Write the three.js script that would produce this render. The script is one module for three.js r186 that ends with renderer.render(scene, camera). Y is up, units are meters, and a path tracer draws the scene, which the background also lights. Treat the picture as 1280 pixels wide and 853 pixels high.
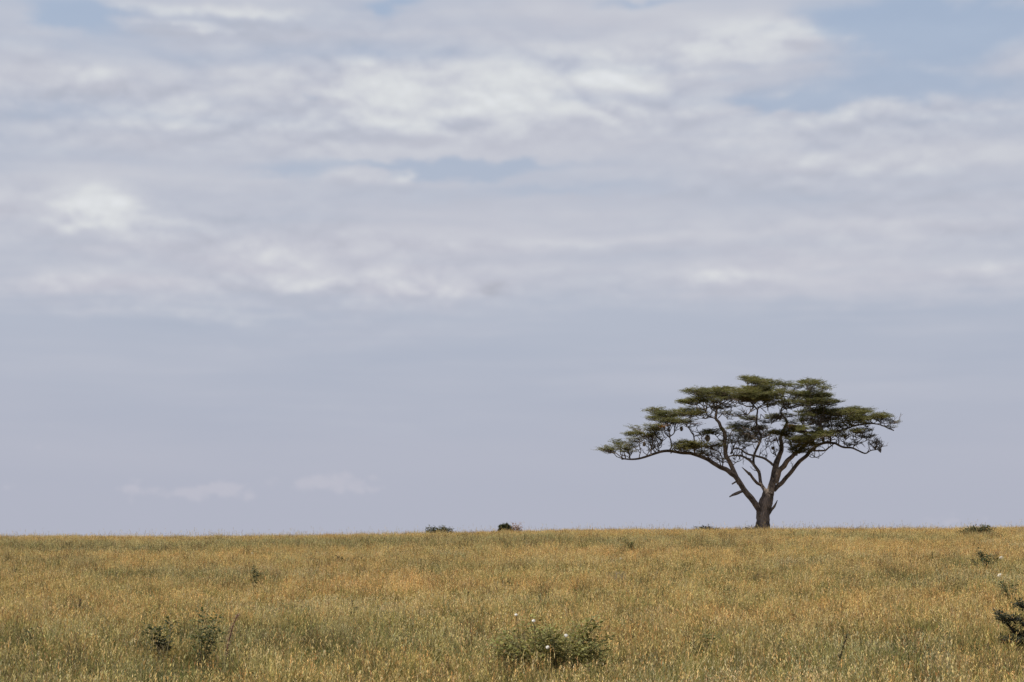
import * as THREE from 'three';

// ---------------------------------------------------------------- numbers and noise
function makeRandom(seed) {
  let s = seed >>> 0;
  return () => { s = (s + 0x6D2B79F5) >>> 0; let t = s; t = Math.imul(t ^ (t >>> 15), t | 1); t ^= t + Math.imul(t ^ (t >>> 7), t | 61); return ((t ^ (t >>> 14)) >>> 0) / 4294967296; };
}
const clamp = (x, a = 0, b = 1) => Math.min(b, Math.max(a, x));
const lerp = (a, b, t) => a + (b - a) * t;
const smooth = (a, b, x) => { const t = clamp((x - a) / (b - a)); return t * t * (3 - 2 * t); };
const PERM = new Uint8Array(512);
{ const r = makeRandom(77), p = [...Array(256).keys()]; for (let i = 255; i > 0; i--) { const j = Math.floor(r() * (i + 1)); [p[i], p[j]] = [p[j], p[i]]; } for (let i = 0; i < 512; i++) PERM[i] = p[i & 255]; }
function grad(h, x, y, z) { h &= 15; const u = h < 8 ? x : y, v = h < 4 ? y : h === 12 || h === 14 ? x : z; return ((h & 1) ? -u : u) + ((h & 2) ? -v : v); }
function noise3(x, y, z) {
  const xf = Math.floor(x), yf = Math.floor(y), zf = Math.floor(z), X = xf & 255, Y = yf & 255, Z = zf & 255;
  x -= xf; y -= yf; z -= zf;
  const u = x * x * x * (x * (x * 6 - 15) + 10), v = y * y * y * (y * (y * 6 - 15) + 10), w = z * z * z * (z * (z * 6 - 15) + 10);
  const A = PERM[X] + Y, AA = PERM[A] + Z, AB = PERM[A + 1] + Z, B = PERM[X + 1] + Y, BA = PERM[B] + Z, BB = PERM[B + 1] + Z;
  const a = lerp(grad(PERM[AA], x, y, z), grad(PERM[BA], x - 1, y, z), u), b = lerp(grad(PERM[AB], x, y - 1, z), grad(PERM[BB], x - 1, y - 1, z), u);
  const c = lerp(grad(PERM[AA + 1], x, y, z - 1), grad(PERM[BA + 1], x - 1, y, z - 1), u), d = lerp(grad(PERM[AB + 1], x, y - 1, z - 1), grad(PERM[BB + 1], x - 1, y - 1, z - 1), u);
  return lerp(lerp(a, b, v), lerp(c, d, v), w);
}
function fbm(x, y, z, octaves) { let s = 0, a = 0.5, f = 1; for (let i = 0; i < octaves; i++) { s += a * noise3(x * f + i * 17.3, y * f + i * 5.1, z * f - i * 9.7); a *= 0.5; f *= 2.03; } return s; }

// ---------------------------------------------------------------- camera
const scene = new THREE.Scene();
const FOCAL = 2133, PITCH = Math.atan(247.5 / FOCAL);        // focal length in pixels of the 1280 x 853 frame; level line at row 674
const camera = new THREE.PerspectiveCamera(2 * Math.atan(426.5 / FOCAL) * 180 / Math.PI, 1280 / 853, 0.1, 20000);
camera.position.set(0, 0, 0);
camera.rotation.x = PITCH;
// a pixel of the photograph as a direction
function ray(px, py) {
  const v = new THREE.Vector3((px - 640) / FOCAL, (426.5 - py) / FOCAL, -1);
  return v.applyAxisAngle(new THREE.Vector3(1, 0, 0), PITCH);
}
function at(px, py, depth) { const v = ray(px, py); return v.multiplyScalar(depth / -v.z); }

// ---------------------------------------------------------------- sky
const SKY_W = 4096, SKY_H = 2048;
function angles(px, py) { const v = ray(px, py).normalize(); return [Math.atan2(v.x, -v.z) * 180 / Math.PI, Math.asin(v.y) * 180 / Math.PI]; }
const DEG = 180 / Math.PI / FOCAL;                            // degrees in one pixel
const blobs = (list) => list.map(([px, py, rx, ry, s]) => { const [a, e] = angles(px, py); return [a, e, 1 / (rx * DEG), 1 / (ry * DEG), s]; });
const GAPS = blobs([[1140, 40, 150, 48, 1.15], [1120, 106, 90, 14, 0.5], [95, 20, 60, 18, 0.8], [490, 8, 26, 16, 0.7], [455, 204, 130, 13, 0.85], [610, 203, 110, 12, 0.75], [350, 216, 60, 11, 0.55], [1000, 130, 70, 12, 0.7],
  [800, 4, 70, 10, 0.6], [690, 236, 120, 11, 0.35], [378, 120, 22, 7, 0.45], [190, 322, 40, 8, 0.3], [940, 90, 40, 7, 0.3]]);
const BRIGHTS = blobs([[600, 128, 160, 36, 1], [940, 52, 95, 30, 0.95], [770, 92, 90, 36, 0.65], [480, 104, 70, 30, 0.7], [700, 60, 110, 30, 0.3], [125, 262, 58, 26, 0.85], [205, 284, 100, 20, 0.5], [1150, 138, 150, 20, 0.55], [30, 40, 60, 40, 0.4],
  [260, 8, 150, 10, 0.8], [240, 27, 80, 6, 0.7], [120, 95, 34, 12, 0.4], [500, 217, 18, 8, 0.6], [430, 222, 34, 7, 0.4], [640, 298, 220, 9, 0.4], [330, 318, 90, 14, 0.28], [450, 357, 190, 13, 0.6], [905, 347, 90, 12, 0.6],
  [1228, 337, 40, 11, 0.6], [60, 350, 110, 10, 0.45], [1010, 205, 160, 22, 0.35], [240, 150, 100, 26, 0.4], [1180, 195, 140, 24, 0.3], [60, 100, 80, 30, 0.25], [860, 140, 120, 24, 0.35], [390, 150, 120, 26, 0.4]]);
const CLOUD_SHADES = blobs([[620, 362, 30, 8, 1.1], [470, 352, 20, 7, 0.5], [380, 285, 220, 18, 0.5], [340, 44, 220, 10, 0.55], [860, 246, 220, 9, 0.5], [1180, 250, 180, 8, 0.5], [190, 128, 130, 14, 0.3], [560, 262, 180, 12, 0.25], [300, 335, 60, 10, 0.3], [1100, 320, 200, 8, 0.3], [700, 30, 120, 16, 0.3]]);  // grey shade put into the cloud colour; the low ones also add wisps
const LOW = blobs([[262, 615, 46, 9, 1], [410, 605, 55, 13, 0.9], [172, 612, 18, 10, 0.8], [285, 610, 18, 8, 0.6], [1190, 650, 50, 5, 0.5], [0, 615, 20, 9, 0.4]]);
const sumOf = (list, a, e) => { let s = 0; for (const [ca, ce, ka, ke, w] of list) { const x = (a - ca) * ka, y = (e - ce) * ke, q = x * x + y * y; if (q < 9) s += w * Math.exp(-q); } return s; };
function billow(x, y, z, octaves) { let v = 0, a = 1, f = 1; for (let k = 0; k < octaves; k++) { v += a * (Math.abs(noise3(x * f + k * 7.7, y * f + k * 3.1, z * f)) * 2.2 - 0.5); a *= 0.57; f *= 2.07; } return v; }
const air = { streak: 0, fine: 0, bright: 0, gap: 0, puff: 0, curl: 0, patch: 0, lump: 0 };
// how dense the cloud is in a direction
function thickness(az, el) {
  const a = az * Math.PI / 180, e = el * Math.PI / 180, x = Math.sin(a) * Math.cos(e), y = Math.sin(e), z = -Math.cos(a) * Math.cos(e);
  const wx = fbm(x * 10 + 3, y * 24, z * 10, 3), wy = fbm(x * 10, y * 24 + 31, z * 10, 3), near = Math.abs(az) < 32 && el < 28;
  air.curl = fbm(x * 48, y * 105, z * 48, 5);
  air.gap = near ? sumOf(GAPS, az + wx * 2.2 + air.curl * 1.3, el + wy * 0.9 + air.curl * 0.6) : 0;
  air.bright = near ? sumOf(BRIGHTS, az + wx * 1.4 + air.curl * 0.9, el + wy * 0.6 + air.curl * 0.45) : 0;
  air.streak = fbm((x + wx * 0.03) * 5, (y + wy * 0.012) * 42, z * 5 + 4, 4);
  air.fine = fbm(x * 7, (y + wy * 0.006) * 140, z * 7 + 2, 3);
  air.patch = fbm(x * 4 + 9, y * 18, z * 4, 2);
  const relief = clamp(0.35 + air.patch * 1.5 + air.bright * 0.6);
  air.puff = billow((x + wx * 0.02) * 15, (y + wy * 0.008) * 36, (z + wx * 0.02) * 15, 6) * relief;
  air.lump = air.puff * 0.30 + air.bright * 0.45 + air.streak * 0.10;
  return 0.30 + air.streak * 0.62 + air.puff * 0.26 + air.fine * 0.10 + air.bright * 0.42 - air.gap * 0.92;
}
function skyColor(x, y, z, out) {
  const el = Math.asin(clamp(y, -1, 1)) * 180 / Math.PI, az = Math.atan2(x, -z) * 180 / Math.PI;
  // clear air: greyish violet at the horizon, bluer above
  const t1 = smooth(0, 11, el), t2 = smooth(7, 20, el);
  let r = lerp(lerp(0.442, 0.440, t1), 0.335, t2), g = lerp(lerp(0.460, 0.490, t1), 0.440, t2), b = lerp(lerp(0.548, 0.590, t1), 0.605, t2);
  const haze = fbm(x * 5, y * 34, z * 5, 4) * 0.10 * smooth(0.5, 4, el);
  r *= 1 + haze; g *= 1 + haze * 0.7; b *= 1 + haze * 0.4;
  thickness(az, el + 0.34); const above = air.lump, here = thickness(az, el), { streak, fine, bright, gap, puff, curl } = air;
  const topLight = clamp((air.lump - above) * 1.35, -0.3, 0.6);             // light from above put into the cloud colour: lit tops, shaded bases
  const edge = 7.25 + Math.sin(az * 0.21 + 1) * 0.10;
  const deck = smooth(edge - 0.1, edge + 1.25, el + curl * 0.45 + fine * 0.7 + puff * 0.15 + streak * 0.1);
  const veil = smooth(1.5, 7, el) * 0.30 * clamp(0.3 + streak * 2.0 + fine * 0.9);
  const open = smooth(-0.36, 0.26, here);
  const cloudShade = Math.abs(az) < 32 && el < 28 ? sumOf(CLOUD_SHADES, az + curl * 1.2, el + curl * 0.5) : 0;
  const dense = clamp(0.80 + streak * 0.55 + puff * 0.10 + bright * 0.25 + fine * 0.15 - gap * 0.2, 0.35, 0.97);   // thin cloud lets the blue through
  const cover = clamp(deck * lerp(0.17, dense, open) + veil * (1 - deck));
  const wisp = (1 - smooth(8.3, 8.8, el)) * clamp(cloudShade);
  const lit = clamp(bright * (0.34 + puff * 0.2) + 0.55 * Math.min(bright, 1) * smooth(0.30, 0.72, bright + puff * 0.28 + curl * 0.5), 0, 1.1);
  let tone = 0.558 + puff * 0.036 + curl * 0.035 + streak * 0.030 + fine * 0.02 + lit * 0.128 + topLight * 0.115 - cloudShade * (0.065 + 0.05 * wisp);
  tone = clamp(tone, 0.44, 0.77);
  const grey = 1 - clamp((tone - 0.54) / 0.16), rosy = (1 - smooth(8, 12, el)) * clamp(0.5 + streak * 2) * 0.018;
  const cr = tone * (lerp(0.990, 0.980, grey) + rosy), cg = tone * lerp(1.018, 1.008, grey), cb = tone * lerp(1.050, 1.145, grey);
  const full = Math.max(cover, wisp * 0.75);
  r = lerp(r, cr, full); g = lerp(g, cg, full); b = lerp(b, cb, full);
  if (el < 4 && Math.abs(az) < 30) {
    const low = sumOf(LOW, az + fbm(x * 60, y * 120, z * 60, 4) * 1.0, el + fbm(x * 60 + 9, y * 120, z * 60, 4) * 0.45), l = smooth(0.28, 0.75, low + billow(x * 70, y * 110, z * 70, 3) * 0.28) * 0.55;
    r = lerp(r, 0.545, l); g = lerp(g, 0.540, l); b = lerp(b, 0.610, l);
  }
  out[0] = r; out[1] = g; out[2] = b;
}
{
  const data = new Float32Array(SKY_W * SKY_H * 4), c = [0, 0, 0];
  for (let j = 0; j < SKY_H; j++) {
    const el = (j + 0.5) / SKY_H * Math.PI - Math.PI / 2;
    if (el < -0.004) { for (let i = 0; i < SKY_W; i++) { const k = (j * SKY_W + i) * 4; data[k] = 0.16; data[k + 1] = 0.125; data[k + 2] = 0.07; data[k + 3] = 1; } continue; }
    const ce = Math.cos(el), se = Math.sin(Math.max(el, 0.0004)), step = el > 0.8 ? 8 : el > 0.6 ? 4 : el > 0.42 ? 2 : 1;   // the low sky is worked out finely, the high sky in wider cells
    for (let i = 0; i < SKY_W; i += step) {
      const phi = ((i + step / 2) / SKY_W - 0.5) * 2 * Math.PI;       // column -> atan2(z, x)
      skyColor(ce * Math.cos(phi), se, ce * Math.sin(phi), c);
      for (let n = 0; n < step; n++) { const k = (j * SKY_W + i + n) * 4; data[k] = c[0]; data[k + 1] = c[1]; data[k + 2] = c[2]; data[k + 3] = 1; }
    }
  }
  const sky = new THREE.DataTexture(data, SKY_W, SKY_H, THREE.RGBAFormat, THREE.FloatType);
  sky.mapping = THREE.EquirectangularReflectionMapping; sky.magFilter = THREE.LinearFilter; sky.minFilter = THREE.LinearFilter; sky.needsUpdate = true;
  scene.background = sky; scene.environment = sky;
}

// ---------------------------------------------------------------- sun and exposure
const sun = new THREE.DirectionalLight(new THREE.Color(1.0, 0.93, 0.80), 5.0);
sun.target.position.set(8, 0, -85); sun.position.set(8 - 64, 100, -85 + 32); sun.castShadow = true;
sun.shadow.radius = 1.5; sun.shadow.mapSize.set(4096, 4096);
Object.assign(sun.shadow.camera, { left: -90, right: 90, top: 90, bottom: -90, near: 1, far: 300 });
scene.add(sun, sun.target);
const renderer = new THREE.WebGLRenderer({ antialias: true });
renderer.toneMapping = THREE.LinearToneMapping; renderer.toneMappingExposure = 1.0;
renderer.shadowMap.enabled = true; renderer.shadowMap.type = THREE.PCFSoftShadowMap;

// ---------------------------------------------------------------- building helpers
class Soup {                                                   // collects coloured faces
  constructor() { this.p = []; this.c = []; this.i = []; }
  get n() { return this.p.length / 3; }
  v(x, y, z, col) { this.p.push(x, y, z); this.c.push(col[0], col[1], col[2]); return this.n - 1; }
  geometry() {
    const g = new THREE.BufferGeometry();
    g.setAttribute('position', new THREE.Float32BufferAttribute(this.p, 3)); g.setAttribute('color', new THREE.Float32BufferAttribute(this.c, 3)); g.setIndex(this.i);
    g.computeVertexNormals(); return g;
  }
  // a leaf: a four-cornered diamond folded along its rib
  leaf(o, dir, side, up, length, width, col) {
    const h = width * 0.5, m = 0.45 * length, f = width * 0.18;
    const a = this.v(o.x, o.y, o.z, col), b = this.v(o.x + dir.x * m + side.x * h + up.x * f, o.y + dir.y * m + side.y * h + up.y * f, o.z + dir.z * m + side.z * h + up.z * f, col);
    const t = this.v(o.x + dir.x * length, o.y + dir.y * length, o.z + dir.z * length, col), d = this.v(o.x + dir.x * m - side.x * h + up.x * f, o.y + dir.y * m - side.y * h + up.y * f, o.z + dir.z * m - side.z * h + up.z * f, col);
    this.i.push(a, b, t, a, t, d);
  }
  // a thin three- or four-sided rod along points
  rod(pts, r0, r1, col, sides = 3) {
    let last = null;
    for (let k = 0; k < pts.length; k++) {
      const q = pts[k], d = new THREE.Vector3().subVectors(pts[Math.min(k + 1, pts.length - 1)], pts[Math.max(k - 1, 0)]).normalize();
      const u = new THREE.Vector3(d.z, 0.0001, -d.x); if (u.lengthSq() < 1e-4) u.set(1, 0, 0); u.normalize();
      const w = new THREE.Vector3().crossVectors(d, u), r = lerp(r0, r1, k / (pts.length - 1)), ring = [];
      for (let s = 0; s < sides; s++) { const a = s / sides * Math.PI * 2; ring.push(this.v(q.x + r * (Math.cos(a) * u.x + Math.sin(a) * w.x), q.y + r * (Math.cos(a) * u.y + Math.sin(a) * w.y), q.z + r * (Math.cos(a) * u.z + Math.sin(a) * w.z), col)); }
      if (last) for (let s = 0; s < sides; s++) { const n = (s + 1) % sides; this.i.push(last[s], last[n], ring[s], last[n], ring[n], ring[s]); }
      last = ring;
    }
  }
}
const vec = (x, y, z) => new THREE.Vector3(x, y, z);
const tint = (c, r, spread = 0.2) => { const k = 1 + (r() - 0.5) * 2 * spread; return [c[0] * k * (1 + (r() - 0.5) * 0.2), c[1] * k, c[2] * k * (1 + (r() - 0.5) * 0.2)]; };
const used = {};
function numbered(name) { used[name] = (used[name] ?? -1) + 1; return used[name] ? name + '_' + String(used[name]).padStart(3, '0') : name; }
function shadowed(o) { o.traverse((m) => { if (m.isMesh) { m.castShadow = true; m.receiveShadow = true; } }); return o; }
function thing(name, label, category, position, group) {
  const o = new THREE.Group(); o.name = numbered(name); o.position.copy(position); o.userData = { label, category };
  if (group) o.userData.group = group;
  scene.add(o); return o;
}
function part(name, geometry, material, parent, kind) {
  const m = new THREE.Mesh(geometry, material); m.name = name; m.castShadow = m.receiveShadow = true;
  if (kind) m.userData.kind = kind;
  parent.add(m); return m;
}
// a smooth tapering limb through points, with uneven girth
function limbGeometry(points, radii, opts = {}) {
  const { sides = 10, step = 0.12, rough = 0.12, seed = 0, wobble = 0 } = opts;
  const curve = new THREE.CatmullRomCurve3(points, false, 'centripetal'), length = curve.getLength(), n = Math.max(4, Math.min(120, Math.round(length / step)));
  const pos = [], uv = [], idx = [];
  let u = null, prevT = null, along = 0, last = null;
  for (let k = 0; k <= n; k++) {
    const t = k / n, p = curve.getPoint(t), tan = curve.getTangent(t);
    if (wobble) p.add(vec(noise3(seed + t * length * 1.7, 3, 1), noise3(7, seed + t * length * 1.7, 5), noise3(2, 9, seed + t * length * 1.7)).multiplyScalar(wobble * Math.sin(Math.PI * Math.min(1, t * 1.6))));
    if (last) along += p.distanceTo(last); last = p.clone();
    if (!u) { u = vec(tan.z + 0.01, 0.02, -tan.x); u.addScaledVector(tan, -u.dot(tan)).normalize(); } else { u.applyQuaternion(new THREE.Quaternion().setFromUnitVectors(prevT, tan)); u.addScaledVector(tan, -u.dot(tan)).normalize(); }
    prevT = tan.clone();
    const w = vec(0, 0, 0).crossVectors(tan, u), f = t * (radii.length - 1), a = Math.min(radii.length - 2, Math.floor(f)), R = lerp(radii[a], radii[a + 1], f - a);
    for (let s = 0; s <= sides; s++) {
      const an = (s % sides) / sides * Math.PI * 2, q = 1 + rough * 2 * fbm(seed + Math.cos(an) * 1.3, along * 1.6 + seed, Math.sin(an) * 1.3 + 9, 3);
      pos.push(p.x + R * q * (Math.cos(an) * u.x + Math.sin(an) * w.x), p.y + R * q * (Math.cos(an) * u.y + Math.sin(an) * w.y), p.z + R * q * (Math.cos(an) * u.z + Math.sin(an) * w.z));
      uv.push(s / sides * Math.max(0.4, 2 * Math.PI * radii[0]), along);
    }
    if (k) for (let s = 0; s < sides; s++) { const b0 = (k - 1) * (sides + 1) + s, b1 = k * (sides + 1) + s; idx.push(b0, b0 + 1, b1, b0 + 1, b1 + 1, b1); }
  }
  const tip = pos.length / 3; pos.push(last.x, last.y, last.z); uv.push(0, along);
  for (let s = 0; s < sides; s++) { const b = n * (sides + 1) + s; idx.push(b, b + 1, tip); }
  const g = new THREE.BufferGeometry();
  g.setAttribute('position', new THREE.Float32BufferAttribute(pos, 3)); g.setAttribute('uv', new THREE.Float32BufferAttribute(uv, 2)); g.setIndex(idx); g.computeVertexNormals();
  return g;
}
function dataTexture(size, fn, srgb) {
  const d = new Uint8Array(size * size * 4), c = [0, 0, 0];
  for (let j = 0; j < size; j++) for (let i = 0; i < size; i++) { fn(i / size, j / size, c); const k = (j * size + i) * 4; for (let n = 0; n < 3; n++) d[k + n] = clamp(c[n]) * 255; d[k + 3] = 255; }
  const t = new THREE.DataTexture(d, size, size); t.wrapS = t.wrapT = THREE.RepeatWrapping; t.magFilter = THREE.LinearFilter; t.minFilter = THREE.LinearMipmapLinearFilter; t.generateMipmaps = true;
  if (srgb) t.colorSpace = THREE.SRGBColorSpace; t.needsUpdate = true; return t;
}
// noise that repeats over the unit square
function loopNoise(u, v, fx, fy, octaves, seed = 0) { const a = u * 2 * Math.PI, b = v * 2 * Math.PI, k = 1 / (2 * Math.PI); return fbm(Math.cos(a) * fx * k + seed, Math.sin(a) * fx * k + Math.cos(b) * fy * k, Math.sin(b) * fy * k + seed * 2, octaves); }

// ---------------------------------------------------------------- materials
const grassMaterial = new THREE.MeshPhysicalMaterial({ color: 0xffffff, vertexColors: true, roughness: 0.85, specularIntensity: 0.35, transmission: 0.4, thickness: 0, side: THREE.DoubleSide });
const leafMaterial = new THREE.MeshPhysicalMaterial({ color: 0xffffff, vertexColors: true, roughness: 0.9, specularIntensity: 0.3, transmission: 0.45, thickness: 0, side: THREE.DoubleSide });
const stemMaterial = new THREE.MeshStandardMaterial({ color: 0xffffff, vertexColors: true, roughness: 0.95, side: THREE.DoubleSide });
const petalMaterial = new THREE.MeshPhysicalMaterial({ color: 0xffffff, vertexColors: true, roughness: 0.8, transmission: 0.25, thickness: 0, side: THREE.DoubleSide });
const barkColour = dataTexture(256, (u, v, c) => { const n = loopNoise(u, v, 14, 4, 4), m = loopNoise(u, v, 3, 2, 3, 5); const k = clamp(0.50 + n * 0.6 + m * 0.9, 0.05, 1); c[0] = 0.21 + k * 0.42; c[1] = 0.185 + k * 0.38; c[2] = 0.17 + k * 0.35; }, true);
const barkBump = dataTexture(256, (u, v, c) => { const n = loopNoise(u, v, 18, 4, 5, 2); c[0] = c[1] = c[2] = clamp(0.5 + n); }, false);
const barkMaterial = new THREE.MeshStandardMaterial({ map: barkColour, bumpMap: barkBump, bumpScale: 0.05, roughness: 0.95 });
const soilColour = dataTexture(512, (u, v, c) => { const n = loopNoise(u, v, 40, 40, 4), m = loopNoise(u, v, 7, 7, 3, 3); const k = clamp(0.5 + n * 0.6 + m * 0.4); c[0] = 0.30 + k * 0.24; c[1] = 0.25 + k * 0.20; c[2] = 0.15 + k * 0.13; }, true);
const soilMaterial = new THREE.MeshStandardMaterial({ map: soilColour, roughness: 1 });

// ---------------------------------------------------------------- terrain: a meadow that climbs gently to a crest, then falls away
function crestHeight(x) { return -0.17 + 0.42 * Math.tanh((x - 2) / 28) + 0.05 * Math.sin(x * 0.17 + 0.6) * Math.exp(-x * x / 6000); }
function groundY(x, z) {
  const d = -z, s = smooth(10, 112, d), fade = 1 - smooth(150, 400, Math.hypot(x, d));
  return lerp(-2.55, crestHeight(clamp(x, -200, 200)), s) + fade * (0.05 * noise3(x * 0.11, 0.5, z * 0.11) + 0.08 * noise3(x * 0.035, 4.5, z * 0.035)) - 80 * smooth(116, 1400, d) - 1.5 * smooth(116, 200, d);
}
{
  const line = (a) => { const o = []; for (const [from, to, step] of a) for (let v = from; v < to - 1e-6; v += step) o.push(v); o.push(a[a.length - 1][1]); return o; };
  const xs = line([[-6000, -1500, 900], [-1500, -300, 200], [-300, -100, 25], [-100, 100, 1.5], [100, 300, 25], [300, 1500, 200], [1500, 6000, 900]]);
  const ds = line([[-1500, -100, 200], [-100, 10, 10], [10, 140, 1], [140, 440, 12], [440, 1500, 120], [1500, 9000, 900]]);
  const pos = [], uv = [], idx = [];
  for (const d of ds) for (const x of xs) { pos.push(x, groundY(x, -d), -d); uv.push(x / 4, d / 4); }
  for (let j = 0; j < ds.length - 1; j++) for (let i = 0; i < xs.length - 1; i++) { const a = j * xs.length + i, b = a + xs.length; idx.push(a, a + 1, b, a + 1, b + 1, b); }
  const g = new THREE.BufferGeometry(); g.setAttribute('position', new THREE.Float32BufferAttribute(pos, 3)); g.setAttribute('uv', new THREE.Float32BufferAttribute(uv, 2)); g.setIndex(idx); g.computeVertexNormals();
  const m = new THREE.Mesh(g, soilMaterial); m.name = 'ground'; m.userData = { kind: 'structure', label: 'gently rising savanna ground beneath the dry grass', category: 'ground' }; m.receiveShadow = true; m.castShadow = true; scene.add(m);
}
// where the ray through a pixel meets the ground
function onGround(px, py) { const v = ray(px, py); v.multiplyScalar(1 / -v.z); for (let d = 8; d < 200; d += 0.05) if (v.y * d <= groundY(v.x * d, -d)) return vec(v.x * d, groundY(v.x * d, -d), -d); return null; }
function standing(px, depth) { const v = ray(px, 660); const x = v.x / -v.z * depth; return vec(x, groundY(x, -depth), -depth); }

// ---------------------------------------------------------------- the umbrella thorn
const TREE_DEPTH = 114;
const ZONES = { A: [740, 500], B: [840, 460], C: [840, 530], D: [930, 460], E: [930, 530], F: [1020, 490] }, ZK = 9.475;
const zonePixel = (zone, x, y) => zone === 'P' ? [x, y] : [ZONES[zone][0] + x / ZK, ZONES[zone][1] + y / ZK];
const METRE = TREE_DEPTH / FOCAL, UNIT = METRE / ZK;
const treeBase = standing(954, TREE_DEPTH);
const acacia = thing('acacia_tree', 'wide flat-topped umbrella thorn tree standing alone on the grassy crest', 'tree', treeBase);
const local = (px, py, forward) => at(px, py, TREE_DEPTH - forward).sub(treeBase);
const woodNodes = [];                                         // points on limbs, for joining branches
let limbCount = 0;
function limb(name, spec, radii, f0, f1, opts = {}) {
  // spec: "E 310,800 345,700 D 500,640": zones and points
  const pts = []; let zone = 'P'; const list = [];
  for (const w of spec.split(' ')) { if (/^[A-FP]$/.test(w)) zone = w; else { const [x, y] = w.split(',').map(Number); list.push(zonePixel(zone, x, y)); } }
  list.forEach(([px, py], k) => pts.push(local(px, py, lerp(f0, f1, k / Math.max(1, list.length - 1)))));
  if (name !== 'trunk') radii = radii.map((r) => r * (name === 'branch' ? 0.95 : name === 'limb' ? 0.75 : 0.86));
  const g = limbGeometry(pts, radii, { seed: 11 + 7.3 * limbCount++, sides: radii[0] > 0.12 ? 14 : radii[0] > 0.05 ? 8 : 6, wobble: radii[0] < 0.2 ? 0.10 : 0.05, ...opts });
  const m = part(name, g, barkMaterial, acacia);
  const curve = new THREE.CatmullRomCurve3(pts, false, 'centripetal');
  if (!opts.bare) for (let k = 1; k <= 14; k++) { const t = k / 14, ft = t * (radii.length - 1), a = Math.min(radii.length - 2, Math.floor(ft)); woodNodes.push({ p: curve.getPoint(t), r: lerp(radii[a], radii[a + 1], ft - a), own: name }); }
  return m;
}
limb('trunk', 'P 953.2,680 953.5,668 953.8,659 954,651 954.6,643 956,634 959,623 961.5,612', [0.60, 0.54, 0.49, 0.45, 0.44, 0.44, 0.38, 0.33], 0, 0, { bare: true, rough: 0.22, sides: 22, wobble: 0 });
limb('limb', 'P 952,641 946,632.5 C 930,870 880,815 820,725 750,620 690,575 600,525 520,485 440,430 330,385 230,350 120,345 A 947,609 900,605 820,615 720,645 620,680 540,700 440,705 360,690 352,650', [0.33, 0.27, 0.25, 0.23, 0.22, 0.2, 0.18, 0.16, 0.145, 0.13, 0.12, 0.11, 0.1, 0.085, 0.06, 0.035], 0, 2.6);
limb('limb', 'C 800,710 745,590 710,510 670,430 640,350 622,260 630,150 625,105 580,40 B 560,650 520,600 530,520 525,475', [0.22, 0.2, 0.19, 0.18, 0.17, 0.16, 0.14, 0.11, 0.07], 0.4, 1.2);
limb('limb', 'E 305,830 330,740 355,640 370,540 385,460 420,380 445,310 448,240 435,180 450,110 D 510,650 490,600 445,545 440,500 480,440', [0.33, 0.31, 0.30, 0.26, 0.22, 0.19, 0.17, 0.14, 0.12, 0.1, 0.08, 0.06], 0.2, -1.2);
limb('limb', 'E 375,700 410,590 450,520 510,450 575,385 640,330 720,260 800,180 D 930,740 900,680 850,630', [0.26, 0.24, 0.22, 0.19, 0.17, 0.14, 0.11, 0.08, 0.05], 0.2, 2.4);
limb('limb', 'E 350,790 410,730 460,690 520,620 580,540 660,450 740,380 800,310 860,265 900,238 1000,225 1070,230 F 230,610 320,655 430,665 500,695 590,730 650,695 740,680 790,640', [0.22, 0.19, 0.175, 0.165, 0.155, 0.13, 0.11, 0.1, 0.085, 0.065, 0.045, 0.025], 0.1, 1.6);
limb('limb', 'E 255,815 240,770 195,705 190,640 170,560 110,475 50,415 C 900,420 850,390 770,375 690,385 640,420', [0.17, 0.16, 0.145, 0.14, 0.125, 0.11, 0.09, 0.07, 0.05], 0.1, -2.2);
limb('limb', 'E 120,490 112,430 125,375 155,290 195,200 205,150 180,100 150,40 D 152,640 155,560 160,500 120,450 70,400 30,375', [0.11, 0.105, 0.11, 0.1, 0.09, 0.085, 0.075, 0.06, 0.04], -1.2, -0.6);
limb('limb', 'E 800,190 860,90 F 60,480 220,470 350,445 430,410 540,390 660,375 790,400 850,430 925,462', [0.09, 0.085, 0.08, 0.075, 0.065, 0.05, 0.03], 1.6, 0.4);
limb('limb', 'E 345,490 310,455 260,420 190,395 130,375 50,360 C 850,330 830,310 740,295 690,355', [0.12, 0.1, 0.09, 0.08, 0.07, 0.05], 0.0, -0.8);
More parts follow.
